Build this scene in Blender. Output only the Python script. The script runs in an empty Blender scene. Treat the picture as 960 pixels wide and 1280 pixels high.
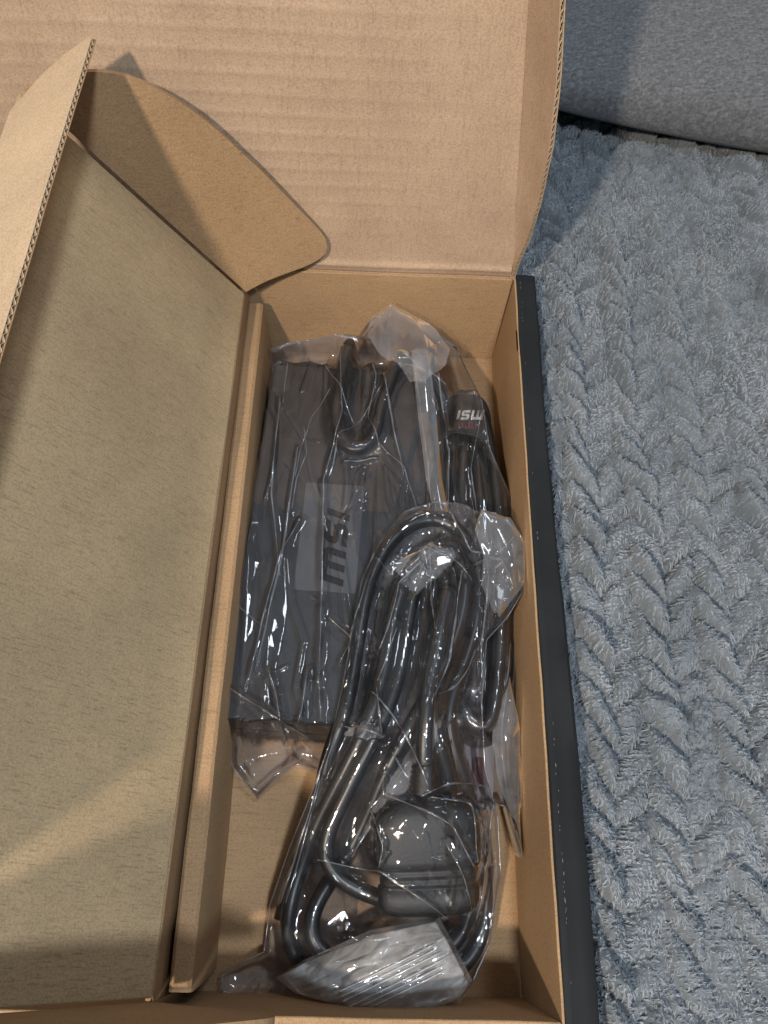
import bpy, bmesh, math, random
import numpy as np
from mathutils import Vector
from mathutils.geometry import delaunay_2d_cdt
from mathutils.bvhtree import BVHTree

random.seed(7); rng = np.random.default_rng(7)
sc = bpy.context.scene
COL = sc.collection

# ------------------------------------------------------------------ camera
CAM = np.array([0.0, 0.0, 0.43]); ROT = (0.4728, -0.0315, 0.0224); FPX = 1016.3
cd = bpy.data.cameras.new('camera'); cam = bpy.data.objects.new('camera', cd); COL.objects.link(cam)
cam.location = CAM; cam.rotation_euler = ROT
cd.sensor_fit = 'VERTICAL'; cd.sensor_height = 36; cd.lens = 36 * FPX / 1280
cd.clip_start = 0.01; cd.clip_end = 20
sc.camera = cam
# ------------------------------------------------------------------ world and lamps
w = bpy.data.worlds.new('World'); sc.world = w; w.use_nodes = True
bg = w.node_tree.nodes['Background']; bg.inputs[0].default_value = (0.70, 0.77, 0.86, 1); bg.inputs[1].default_value = 0.19
def lamp(name, pos, size, energy, color, target=(0.02, 0.2, 0.05), size_y=None):
    ld = bpy.data.lights.new(name, 'AREA'); ld.energy = energy; ld.color = color; ld.size = size
    if size_y: ld.shape = 'RECTANGLE'; ld.size_y = size_y
    else: ld.shape = 'DISK'
    o = bpy.data.objects.new(name, ld); COL.objects.link(o)
    o.location = pos; d = Vector(pos) - Vector(target)
    o.rotation_euler = d.to_track_quat('Z', 'Y').to_euler()
    return o
lamp('ceiling_lamp', (-.34, -.46, .96), .055, 10.5, (1.0, .83, .66))
lamp('second_lamp', (.17, -.34, 1.12), .10, 7.8, (.86, .93, 1.0))
lamp('glint_fill', (.50, .62, 1.50), .27, 4.6, (.82, .90, 1.0), size_y=.20)  # added unseen cool area light overhead, for film glints and soft fill
lamp('side_area', (-.95, .25, .95), .30, 2.2, (.82, .90, 1.0), size_y=.40)  # cool rectangular area light from the left
sc.view_settings.view_transform = 'Standard'; sc.view_settings.look = 'None'
sc.view_settings.exposure = 0.0; sc.view_settings.gamma = 1
sc.cycles.use_denoising = True
sc.cycles.max_bounces = 10; sc.cycles.transparent_max_bounces = 28; sc.cycles.transmission_bounces = 6
sc.cycles.sample_clamp_indirect = 4.0

RM = np.array(cam.rotation_euler.to_matrix())
def ray(px, py): return RM @ np.array([(px - 480) / FPX, -(py - 640) / FPX, -1.0])
def at(px, py, z):
    d = ray(px, py); return CAM + d * ((z - CAM[2]) / d[2])
def on_plane(px, py, P, n):
    d = ray(px, py); return CAM + d * (np.dot(np.array(P) - CAM, n) / np.dot(d, n))
def on_y(px, py, y):
    d = ray(px, py); return CAM + d * (y / d[1])

# ------------------------------------------------------------------ numpy noise
_perm = rng.permutation(4096)
def _h(ix, iy, seed):
    return _perm[(_perm[(ix + seed * 131) & 4095] + iy) & 4095] / 4096.0
def vnoise(x, y, seed=0):
    ix = np.floor(x).astype(int); iy = np.floor(y).astype(int); fx = x - ix; fy = y - iy
    fx = fx * fx * fx * (fx * (fx * 6 - 15) + 10); fy = fy * fy * fy * (fy * (fy * 6 - 15) + 10)
    a = _h(ix, iy, seed); b = _h(ix + 1, iy, seed); c = _h(ix, iy + 1, seed); d = _h(ix + 1, iy + 1, seed)
    return (a + (b - a) * fx) * (1 - fy) + (c + (d - c) * fx) * fy
def fbm(x, y, seed=0, octv=4):
    r = 0; a = .5
    for k in range(octv):
        r = r + a * (vnoise(x, y, seed + k) * 2 - 1); x = x * 2.03 + 7.1; y = y * 2.03 + 3.7; a *= .5
    return r
def sstep(a, b, x):
    t = np.clip((x - a) / (b - a), 0, 1); return t * t * (3 - 2 * t)

# ------------------------------------------------------------------ materials
def nodes(name):
    m = bpy.data.materials.new(name); m.use_nodes = True
    nt = m.node_tree; b = nt.nodes['Principled BSDF']; return m, nt, b
def N(nt, t, **k):
    n = nt.nodes.new(t)
    for a, v in k.items():
        if hasattr(n, a): setattr(n, a, v)
        else: n.inputs[a.replace('_', ' ')].default_value = v
    return n
def coords(nt, scale=(1, 1, 1)):
    tc = N(nt, 'ShaderNodeTexCoord'); mp = N(nt, 'ShaderNodeMapping'); mp.inputs['Scale'].default_value = scale
    nt.links.new(tc.outputs['Object'], mp.inputs['Vector']); return mp.outputs[0]
def ramp(nt, fac, stops):
    r = N(nt, 'ShaderNodeValToRGB'); e = r.color_ramp.elements
    while len(e) < len(stops): e.new(.5)
    for i, (p, c) in enumerate(stops): e[i].position = p; e[i].color = c if len(c) == 4 else (*c, 1)
    nt.links.new(fac, r.inputs[0]); return r.outputs[0]

def kraft(name, col, streak=(60, 900, 900), streak_amt=.06):
    m, nt, b = nodes(name)
    base = coords(nt)
    n1 = N(nt, 'ShaderNodeTexNoise', Scale=14.0, Detail=5.0, Roughness=.6); nt.links.new(base, n1.inputs['Vector'])
    n2 = N(nt, 'ShaderNodeTexNoise', Scale=1100.0, Detail=3.0, Roughness=.7); nt.links.new(base, n2.inputs['Vector'])
    st = coords(nt, streak)
    n3 = N(nt, 'ShaderNodeTexNoise', Scale=1.0, Detail=4.0, Roughness=.65); nt.links.new(st, n3.inputs['Vector'])
    c = np.array(col)
    c1 = ramp(nt, n1.outputs[0], [(.3, tuple(c * .85)), (.7, tuple(c * 1.11))])
    mx = N(nt, 'ShaderNodeMix', data_type='RGBA', blend_type='MULTIPLY'); mx.inputs[0].default_value = 1
    c2 = ramp(nt, n2.outputs[0], [(.30, (.74, .72, .70)), (.5, (1, 1, 1)), (.72, (1.16, 1.17, 1.2))])
    nt.links.new(c1, mx.inputs[6]); nt.links.new(c2, mx.inputs[7])
    mx2 = N(nt, 'ShaderNodeMix', data_type='RGBA', blend_type='MULTIPLY'); mx2.inputs[0].default_value = 1
    c3 = ramp(nt, n3.outputs[0], [(.36, (1 - streak_amt * 2.2,) * 3), (.44, (1, 1, 1)), (.7, (1.04, 1.04, 1.03))])
    nt.links.new(mx.outputs[2], mx2.inputs[6]); nt.links.new(c3, mx2.inputs[7])
    nt.links.new(mx2.outputs[2], b.inputs['Base Color'])
    b.inputs['Roughness'].default_value = .82; b.inputs['Specular IOR Level'].default_value = .25
    bp = N(nt, 'ShaderNodeBump', Strength=.35, Distance=.0004)
    nt.links.new(n2.outputs[0], bp.inputs['Height'])
    bp2 = N(nt, 'ShaderNodeBump', Strength=.25, Distance=.0004)
    nt.links.new(n3.outputs[0], bp2.inputs['Height']); nt.links.new(bp.outputs[0], bp2.inputs['Normal'])
    nt.links.new(bp2.outputs[0], b.inputs['Normal'])
    return m
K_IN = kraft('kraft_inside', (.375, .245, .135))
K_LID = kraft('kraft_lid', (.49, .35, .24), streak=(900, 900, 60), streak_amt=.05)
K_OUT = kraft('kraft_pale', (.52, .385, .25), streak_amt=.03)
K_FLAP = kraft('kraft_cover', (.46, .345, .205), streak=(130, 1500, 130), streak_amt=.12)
K_CORE = kraft('kraft_edge', (.34, .25, .16))

m, nt, b = nodes('black_print'); v = coords(nt)
n1 = N(nt, 'ShaderNodeTexNoise', Scale=700.0, Detail=3.0); nt.links.new(v, n1.inputs['Vector'])
n2 = N(nt, 'ShaderNodeTexNoise', Scale=25.0, Detail=4.0); nt.links.new(v, n2.inputs['Vector'])
nt.links.new(ramp(nt, n2.outputs[0], [(.3, (.010, .0115, .013)), (.7, (.018, .020, .022))]), b.inputs['Base Color'])
b.inputs['Roughness'].default_value = .7; b.inputs['Specular IOR Level'].default_value = .2
bp = N(nt, 'ShaderNodeBump', Strength=.3, Distance=.0003); nt.links.new(n1.outputs[0], bp.inputs['Height']); nt.links.new(bp.outputs[0], b.inputs['Normal'])
BLACK = m
m, nt, b = nodes('bare_paper'); b.inputs['Base Color'].default_value = (.55, .53, .50, 1); b.inputs['Roughness'].default_value = .9; WHITE_WEAR = m; b.inputs['Base Color'].default_value = (.20, .19, .18, 1)

def plastic(name, col, rough, bump=0, scale=900):
    m, nt, b = nodes(name); v = coords(nt)
    b.inputs['Base Color'].default_value = (*col, 1); b.inputs['Roughness'].default_value = rough
    if bump:
        n = N(nt, 'ShaderNodeTexNoise', Scale=float(scale), Detail=2.0); nt.links.new(v, n.inputs['Vector'])
        bp = N(nt, 'ShaderNodeBump', Strength=bump, Distance=.0003); nt.links.new(n.outputs[0], bp.inputs['Height']); nt.links.new(bp.outputs[0], b.inputs['Normal'])
    return m
ADAPT = plastic('adapter_plastic', (.016, .0175, .021), .5, .5, 1500)
ADAPT_G = plastic('adapter_label', (.072, .075, .083), .32, .1)
LOGO = plastic('adapter_logo', (.012, .012, .014), .16)
PVC = plastic('cord_pvc', (.006, .0063, .007), .36, .12, 400)
RUB = plastic('plug_rubber', (.006, .0063, .0075), .55, .3, 900)
WPRINT = plastic('white_print', (.36, .36, .36), .6)
RPRINT = plastic('red_print', (.13, .02, .03), .6)
STRAP = plastic('strap_cloth', (.02, .02, .022), .8, .9, 1800)
PAPER = plastic('tag_paper', (.25, .215, .22), .7)

def film_mat(name, haze, rough=.09, tint=(.97, .975, .985), milk=(.72, .79, .90)):
    m = bpy.data.materials.new(name); m.use_nodes = True; nt = m.node_tree; nt.nodes.clear()
    out = N(nt, 'ShaderNodeOutputMaterial')
    tr = N(nt, 'ShaderNodeBsdfTransparent'); tr.inputs[0].default_value = (*tint, 1)
    gl = N(nt, 'ShaderNodeBsdfGlossy'); gl.inputs['Roughness'].default_value = rough; gl.inputs[0].default_value = (1, 1, 1, 1)
    df = N(nt, 'ShaderNodeBsdfDiffuse'); df.inputs[0].default_value = (*milk, 1)
    tl = N(nt, 'ShaderNodeBsdfTranslucent'); tl.inputs[0].default_value = (*milk, 1)
    v = coords(nt)
    ns = N(nt, 'ShaderNodeTexNoise', Scale=38.0, Detail=5.0, Roughness=.6); nt.links.new(v, ns.inputs['Vector'])
    mr = N(nt, 'ShaderNodeMapRange'); mr.inputs[1].default_value = .38; mr.inputs[2].default_value = .66
    mr.inputs[3].default_value = haze * .6; mr.inputs[4].default_value = haze * 1.5
    nt.links.new(ns.outputs[0], mr.inputs[0])
    sd = N(nt, 'ShaderNodeMixShader'); sd.inputs[0].default_value = .4
    nt.links.new(df.outputs[0], sd.inputs[1]); nt.links.new(tl.outputs[0], sd.inputs[2])
    m1 = N(nt, 'ShaderNodeMixShader'); nt.links.new(mr.outputs[0], m1.inputs[0]); nt.links.new(tr.outputs[0], m1.inputs[1]); nt.links.new(sd.outputs[0], m1.inputs[2])
    fr = N(nt, 'ShaderNodeFresnel'); fr.inputs[0].default_value = 1.5
    # a film has two faces: about twice the reflectance of one
    ma = N(nt, 'ShaderNodeMath', operation='MULTIPLY'); ma.inputs[1].default_value = 1.45; ma.use_clamp = True
    geo = N(nt, 'ShaderNodeNewGeometry')
    fine = N(nt, 'ShaderNodeTexNoise', Scale=420.0, Detail=3.0, Roughness=.55); nt.links.new(v, fine.inputs['Vector'])
    bp = N(nt, 'ShaderNodeBump', Strength=.10, Distance=.0003); nt.links.new(fine.outputs[0], bp.inputs['Height'])
    nt.links.new(bp.outputs[0], gl.inputs['Normal']); 
    nt.links.new(fr.outputs[0], ma.inputs[0])
    mx = N(nt, 'ShaderNodeMixShader'); nt.links.new(ma.outputs[0], mx.inputs[0]); nt.links.new(m1.outputs[0], mx.inputs[1]); nt.links.new(gl.outputs[0], mx.inputs[2])
    nt.links.new(mx.outputs[0], out.inputs[0])
    return m
FILM = film_mat('clear_film', .034, .060)
FILM_F = film_mat('clear_film_folded', .15, .08, milk=(.80, .84, .90))
FILM_L = film_mat('clear_film_lower', .12, .08, milk=(.82, .82, .88))
FILM_Z = film_mat('zip_film', .52, .11, milk=(.86, .88, .90))
FILM_C = film_mat('film_crease', .13, .12)

# ------------------------------------------------------------------ object helpers
def link(name, me, mat=None, parent=None, smooth=True):
    o = bpy.data.objects.new(name, me); COL.objects.link(o)
    if mat is not None:
        for x in (mat if isinstance(mat, (list, tuple)) else [mat]): me.materials.append(x)
    if parent: o.parent = parent
    if smooth and len(me.polygons): me.polygons.foreach_set('use_smooth', np.ones(len(me.polygons), bool))
    return o
def mesh(name, V, F):
    me = bpy.data.meshes.new(name); V = np.asarray(V, float); F = np.asarray(F)
    me.vertices.add(len(V)); me.vertices.foreach_set('co', V.ravel())
    k = F.shape[1]; me.loops.add(F.size); me.loops.foreach_set('vertex_index', F.ravel().astype(np.int32))
    me.polygons.add(len(F)); me.polygons.foreach_set('loop_start', np.arange(0, F.size, k, dtype=np.int32))
    me.update(calc_edges=True); return me
def gridF(nu, nv, off=0):
    i, j = np.meshgrid(np.arange(nu - 1), np.arange(nv - 1), indexing='ij'); a = (i * nv + j).ravel() + off
    return np.stack([a, a + nv, a + nv + 1, a + 1], 1)
def thing(name, label, cat, loc=(0, 0, 0)):
    o = bpy.data.objects.new(name, None); COL.objects.link(o); o.empty_display_size = .02
    o['label'] = label; o['category'] = cat; return o
def normals(P):
    du = np.gradient(P, axis=0); dv = np.gradient(P, axis=1); n = np.cross(du, dv)
    return n / (np.linalg.norm(n, axis=2, keepdims=True) + 1e-12)
def board(name, P, t, mat, parent, back=None, inset=0.0):
    """a sheet of board: P is a (nu,nv,3) grid of its visible face, thickness t goes to the back"""
    P = np.asarray(P, float); nu, nv = P.shape[:2]; n = normals(P)
    r = min(.0006, t * .3)
    # rounded rim: outer ring pulled back a little
    Q = P - n * t
    top = P.copy()
    V = np.concatenate([top.reshape(-1, 3), Q.reshape(-1, 3)])
    F = [gridF(nu, nv), gridF(nu, nv, nu * nv)[:, ::-1]]
    idx = np.arange(nu * nv).reshape(nu, nv); k = nu * nv
    ring = np.concatenate([idx[:, 0], idx[-1, 1:], idx[-2::-1, -1], idx[0, -2:0:-1]])
    nx = np.roll(ring, -1)
    F.append(np.stack([ring, ring + k, nx + k, nx], 1)[:, ::-1])
    F = np.concatenate(F); me = mesh(name, V, F)
    o = link(name, me, mat if back is None else [mat, back], parent, smooth=False)
    me.polygons.foreach_set('use_smooth', np.ones(len(F), bool))
    if back is not None:
        mi = np.zeros(len(F), np.int32); a = (nu - 1) * (nv - 1); mi[a:2 * a] = 1; me.polygons.foreach_set('material_index', mi)
    bm = bmesh.new(); bm.from_mesh(me); bmesh.ops.recalc_face_normals(bm, faces=bm.faces)
    for e in bm.edges:
        if len(e.link_faces) == 2 and e.calc_face_angle(0) > .6: e.smooth = False
    bm.to_mesh(me); bm.free(); me.update()
    md = o.modifiers.new('rim', 'BEVEL'); md.width = r; md.segments = 2; md.limit_method = 'ANGLE'; md.angle_limit = .7
    return o
def bil(A, B, C, D, nu, nv):
    """grid with corners A(0,0) B(1,0) C(1,1) D(0,1)"""
    A, B, C, D = map(np.array, (A, B, C, D)); u = np.linspace(0, 1, nu)[:, None, None]; v = np.linspace(0, 1, nv)[None, :, None]
    return A * (1 - u) * (1 - v) + B * u * (1 - v) + C * u * v + D * (1 - u) * v
def warp(P, amp, sc_, seed):
    n = normals(P); return P + n * (fbm(P[..., 0] * sc_ + P[..., 2] * sc_ * .7, P[..., 1] * sc_ + P[..., 2] * sc_ * .5, seed, 3) * amp)[..., None]
def tube(path, r, seg=12):
    P = np.asarray(path, float); T = np.gradient(P, axis=0); T /= np.linalg.norm(T, axis=1, keepdims=True)
    up = np.array([0, 0, 1.]); nrm = []; prev = np.cross(T[0], up); prev /= np.linalg.norm(prev) + 1e-9
    for t in T:
        prev = prev - t * np.dot(prev, t); prev /= np.linalg.norm(prev); nrm.append(prev.copy())
    Nn = np.array(nrm); B = np.cross(T, Nn); a = np.linspace(0, 2 * np.pi, seg, endpoint=False)
    r = np.broadcast_to(np.asarray(r, float), (len(P),))
    V = P[:, None] + (Nn[:, None] * np.cos(a)[None, :, None] + B[:, None] * np.sin(a)[None, :, None]) * r[:, None, None]
    V = V.reshape(-1, 3); n = len(P); F = []
    i, j = np.meshgrid(np.arange(n - 1), np.arange(seg), indexing='ij'); i = i.ravel(); j = j.ravel(); j2 = (j + 1) % seg
    F = np.stack([i * seg + j, i * seg + j2, (i + 1) * seg + j2, (i + 1) * seg + j], 1)
    # closing caps
    c0 = len(V); V = np.concatenate([V, P[:1], P[-1:]])
    jj = np.arange(0, seg, 2); k1 = (jj + 1) % seg; k2 = (jj + 2) % seg
    F = np.concatenate([F, np.stack([np.full(len(jj), c0), k2, k1, jj], 1), np.stack([np.full(len(jj), c0 + 1), (n - 1) * seg + jj, (n - 1) * seg + k1, (n - 1) * seg + k2], 1)])
    return V, F
def spline(pts, step=.0015):
    P = np.asarray(pts, float); n = len(P); E = np.concatenate([[2 * P[0] - P[1]], P, [2 * P[-1] - P[-2]]]); out = []
    for i in range(1, n):
        p0, p1, p2, p3 = E[i - 1], E[i], E[i + 1], E[i + 2]; m = max(2, int(np.linalg.norm(p2 - p1) / step))
        t = np.linspace(0, 1, m, endpoint=False)[:, None]
        out.append(.5 * (2 * p1 + (p2 - p0) * t + (2 * p0 - 5 * p1 + 4 * p2 - p3) * t ** 2 + (3 * p1 - p0 - 3 * p2 + p3) * t ** 3))
    return np.concatenate(out + [P[-1:]])
def smooth_path(P, it=30):
    P = P.copy()
    for _ in range(it): P[1:-1] = P[1:-1] * .5 + (P[:-2] + P[2:]) * .25
    return P

# ================================================================== THE BOX
box = thing('cardboard_box', 'open black-printed cardboard box with bare brown inside, lying on the grey blanket', 'box')
H = .068; T = .003
YF, YN = .3364, -.0268; XL, XR = -.0672, .0768
XBL = -.235  # the box goes on to the left below the raised cover flap
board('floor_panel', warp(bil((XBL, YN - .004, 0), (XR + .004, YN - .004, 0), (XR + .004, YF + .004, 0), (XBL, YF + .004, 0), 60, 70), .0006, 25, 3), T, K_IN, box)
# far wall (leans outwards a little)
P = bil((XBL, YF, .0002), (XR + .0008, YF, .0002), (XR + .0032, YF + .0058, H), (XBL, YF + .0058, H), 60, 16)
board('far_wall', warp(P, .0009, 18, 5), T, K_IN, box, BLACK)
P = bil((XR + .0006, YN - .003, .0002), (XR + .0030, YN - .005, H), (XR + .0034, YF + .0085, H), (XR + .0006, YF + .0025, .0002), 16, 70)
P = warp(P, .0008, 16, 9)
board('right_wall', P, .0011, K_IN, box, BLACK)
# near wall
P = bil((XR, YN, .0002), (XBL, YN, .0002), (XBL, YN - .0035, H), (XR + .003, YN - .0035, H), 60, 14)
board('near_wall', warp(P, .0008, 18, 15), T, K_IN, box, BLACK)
# outer black face of the right wall, folded over the rim and bowing out towards its foot
prof = [(.0806, .0640), (.0808, .0672), (.0816, .0682), (.0835, .0686), (.0838, .0685), (.0880, .0684), (.0918, .0682), (.0930, .0672), (.0934, .0640), (.0936, .045), (.0937, .025), (.0937, .001)]
yy = np.linspace(YN - .03, YF + .0095, 90)
G = np.zeros((len(prof), len(yy), 3))
for i, (x, z) in enumerate(prof):
    wide = 1 + .16 * sstep(.3, -.05, yy)
    G[i, :, 0] = .0806 + (x - .0806) * wide + .0004 * np.sin(yy * 21) - .0028 * sstep(.10, -.03, yy) * 0
    G[i, :, 1] = yy; G[i, :, 2] = z
G = warp(G, .0006, 30, 21)
board('printed_side', G[:, ::-1] if False else G, .0012, BLACK, box, K_IN)
# worn specks along the crease of the black side
V = []; F = []
for k in range(44):
    y = rng.uniform(YN - .02, .09) if k < 30 else (rng.uniform(.28, .342) if k < 40 else rng.uniform(.1, .29))
    if k > 135 and rng.random() < .5: continue
    i = int(np.clip(np.searchsorted(yy, y), 1, len(yy) - 2)); c = G[3, i].copy(); c[1] = y; c[0] += rng.normal(.0002, .00018); c[2] += .0001
    L = rng.uniform(.0002, .0008); W = rng.uniform(.00005, .00014); b0 = len(V)
    V += [c + (-W, -L, 0), c + (W, -L * .8, -.00003), c + (W * 1.2, L * .9, -.00003), c + (-W * .8, L, 0), c + (0, 0, .00035)]
    F += [(b0, b0 + 1, b0 + 4, b0 + 4), (b0 + 1, b0 + 2, b0 + 4, b0 + 4), (b0 + 2, b0 + 3, b0 + 4, b0 + 4), (b0 + 3, b0, b0 + 4, b0 + 4)]
me = bpy.data.meshes.new('worn_crease'); me.from_pydata([tuple(v) for v in V], [], [f[:3] for f in F]); o = link('worn_crease', me, WHITE_WEAR, box); o['kind'] = 'stuff'
# dark slit between the kraft wall and the black side is the open fold; end panel under it
# left: outer wall, and the rolled inner wall with its flat rim
P = bil((-.0766, YN, .0002), (-.0766, YF, .0002), (-.0766, YF, H - .003), (-.0766, YN, H - .003), 50, 10)
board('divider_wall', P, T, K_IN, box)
lprof = [(-.0668, .0004), (-.0668, .02), (-.0672, .035), (-.0681, .0480), (-.0684, .0500), (-.0690, .0506), (-.0720, .0507), (-.0748, .0506), (-.0752, .0502), (-.0753, .048), (-.0753, .010)]
yl = np.linspace(-.0245, .3312, 90); G = np.zeros((len(lprof), 90, 3))
for i, (x, z) in enumerate(lprof):
    bow = np.interp(yl, [-.03, .1, .33], [.0026, .0012, -.0006])
    G[i, :, 0] = x + bow * (1 if i < 11 else 1) - .0008 * (z / .05) * 0; G[i, :, 1] = yl + (.007 * max(0, 1 - z / .046) * sstep(.06, -.03, yl) if z < .046 else 0); G[i, :, 2] = z
# outward slope of the end cuts as the roll tapers
G = warp(G, .0004, 40, 33)
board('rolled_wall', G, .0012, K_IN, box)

# corrugation wave seen on cut edges
def fluting(edge, side, depth_dir, name, parent, pitch=.0042, t=.0022, depth=.0022):
    """edge: (n,3) polyline on the visible face; side: (n,3) unit into the board thickness; depth_dir: (n,3) unit into the board from the cut"""
    E_ = np.asarray(edge); s = np.concatenate([[0], np.cumsum(np.linalg.norm(np.diff(E_, axis=0), axis=1))])
    n = int(s[-1] / pitch * 8); q = np.linspace(0, s[-1], n)
    I = lambda A: np.stack([np.interp(q, s, A[:, k]) for k in range(3)], 1)
    E2, S2, D2 = I(E_), I(np.asarray(side)), I(np.asarray(depth_dir))
    wv = (.5 + .46 * np.cos(q / pitch * 2 * np.pi))[:, None]
    th = .00022
    A = E2 + S2 * (wv * (t - th)); B = A + S2 * th
    G = np.stack([A, A + D2 * depth, B + D2 * depth, B], 1)
    V = G.reshape(-1, 3); F = gridF(n, 4); i = np.arange(n - 1) * 4
    F = np.concatenate([F, np.stack([i + 3, i + 7, i + 4, i], 1)])
    return link(name, mesh(name, V, F), K_OUT, parent, smooth=False)

# ---- lid, standing up behind the far wall
LA = math.radians(86); ld = np.array([0, math.cos(LA), math.sin(LA)]); ln = np.array([0, -math.sin(LA), math.cos(LA)])
L0 = np.array([0, YF + .0059, H + .0002])
def lid_pt(px, py, off=0.): return on_plane(px, py, L0 + ln * off, ln)
crease_px = [(638.5, 350), (639.3, 342), (641, 310), (645, 250), (650, 180), (655, 100), (661, 0), (668, -110), (676, -260), (684, -480)]
cr = spline([lid_pt(*q) for q in crease_px], .004)
nv = 420; tt = np.linspace(0, 1, nv)
crt = np.stack([np.interp(tt, np.linspace(0, 1, len(cr)), cr[:, k]) for k in range(3)], 1)
nu = 90; G = np.zeros((nu, nv, 3))
for i in range(nu):
    u = i / (nu - 1); G[i] = crt; G[i, :, 0] = XBL + (crt[:, 0] - XBL) * u
tl = (G[..., 2] - L0[2]) / ld[2]
# washboard relief of the fluting under the liner, growing away from the hinge, and the soft bend at the hinge
wash = (np.cos(tl / .0098 * 2 * np.pi + .6 * fbm(G[..., 0] * 9, tl * 30, 41, 2)) * .5 + .5) ** 3
amp = .00017 * sstep(.006, .05, tl) * (.45 + .9 * np.clip(fbm(G[..., 0] * 14, tl * 12, 43, 3) + .5, 0, 1)) * (1 - .75 * sstep(-.03, .06, G[..., 0]))
bump_h = .0011 * np.exp(-((tl - .0065) / .0022) ** 2) - .0012 * np.exp(-(tl / .0015) ** 2) + .0006 * fbm(G[..., 0] * 12, tl * 60, 47, 3) * np.exp(-(tl / .02) ** 2)
G = G + ln * (wash * amp + bump_h + .0022 * fbm(G[..., 0] * 8, tl * 7, 45, 3))[..., None]
lid = board('lid', G, T, K_LID, box, BLACK)
# side flap of the lid with its cut, fluted edge
edge_px = [(638.6, 350.5), (641, 339), (648, 322), (658, 300), (666, 275), (673, 250), (680, 215), (686, 185), (690, 150), (695, 100), (700, 0), (707, -120), (716, -270), (726, -500)]
offs = [0.000, .002, .006, .010, .014, .018, .023, .026, .028, .029, .030, .030, .030, .030]
ed = spline([lid_pt(q[0], q[1], o_) for q, o_ in zip(edge_px, offs)], .003)
edt = np.stack([np.interp(tt, np.linspace(0, 1, len(ed)), ed[:, k]) for k in range(3)], 1)
# re-time the edge so that it runs level with the crease
zz = np.clip(crt[:, 2], ed[:, 2].min(), ed[:, 2].max()); o_ = np.argsort(ed[:, 2])
u = np.linspace(0, 1, 10)[:, None, None]; G = (crt * .5 + edt * .5)[None]  # placeholder shape
G = crt[None] * (1 - u) + edt[None] * u
G = G + ln * (.0016 * np.sin(np.pi * u[..., 0]))[..., None] * np.array([1, 1, 1]) * -1
fl = board('lid_side_flap', G, .0006, K_LID, box, BLACK)
side = -normals(G)[-1]
back = board('flap_backing', (G + side[None] * .0019), .0005, K_OUT, box, BLACK)
dd = (G[-2] - G[-1]); dd /= np.linalg.norm(dd, axis=1, keepdims=True)
fluting(G[-1][::2] + side[::2] * .0005, side[::2], dd[::2], 'fluting', fl, t=.0014)
core = G[:-1] + side[None] * .0006
board('core', core, .0012, K_CORE, fl)

# ---- cover flap, raised at the left
BE = math.radians(56); ce = np.array([-math.cos(BE), 0, math.sin(BE)]); cn = np.array([math.sin(BE), 0, math.cos(BE)])
HP = np.array([-.0765, 0, H]); CL = .148; Y0, Y1 = -.0255, .3236
G = bil(HP + (0, Y0, 0), HP + (0, Y1, 0), HP + (0, Y1, 0) + ce * CL, HP + (0, Y0, 0) + ce * CL, 90, 40)
G = G[::-1] if False else G
G = warp(G[:, ::-1], .0016, 10, 51)
if normals(G)[5, 5] @ cn < 0: G = G[:, ::-1]
board('cover_flap', G, T, K_FLAP, box, BLACK)
# rounded end tabs of the cover flap (far and near)
ph = math.radians(15); dn = cn * math.cos(ph) + np.array([0, math.sin(ph), 0]); pn = np.cross(ce, dn)
A0 = HP + (0, Y1 + .0012, 0)
top_px = [(305.5, 366), (330, 353), (352, 344), (378, 334.5), (396, 326), (405, 319), (409, 311), (408, 301), (401, 290), (380, 268), (350, 237), (325, 212), (300, 189), (282, 172), (262, 155), (240, 138), (215, 122), (185, 106), (155, 95), (125, 90), (97, 91), (75, 96)]
out = [on_plane(x, y, A0, pn) for x, y in top_px]
def tab(name, outline, root_y, flip):
    O = spline(outline, .002); a = (O - A0) @ ce; r_ = (O - A0) @ dn
    # fan between the root line (on the cover flap edge) and the outline
    n = 64; s = np.concatenate([[0], np.cumsum(np.linalg.norm(np.diff(O, axis=0), axis=1))]); q = np.linspace(0, s[-1], n)
    a = np.interp(q, s, a); r_ = np.interp(q, s, r_); ar = np.linspace(0, CL, n) * 1.0
    ar = np.interp(q, [0, s[-1] * .30, s[-1]], [0.0005, .035, CL])
    m_ = 14; v = np.linspace(0, 1, m_)[None, :]
    aa = ar[:, None] * (1 - v) + a[:, None] * v; rr = .0008 * (1 - v) + r_[:, None] * v
    d2 = dn.copy()
    if flip: d2 = cn * math.cos(.03) - np.array([0, math.sin(.03), 0])
    G = np.array([HP[0], root_y, HP[2]]) + aa[..., None] * ce + rr[..., None] * d2
    bend = .0015 * (rr / .06) ** 2
    n0 = normals(G)[20, 7]
    want = np.array([0, -1, 0]) if not flip else np.array([0, 1, 0])
    if n0 @ want < 0: G = G[:, ::-1]
    return board(name, G, .0026, K_IN, box, BLACK)
tab('end_tab', out, Y1 + .0012, False)
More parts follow.
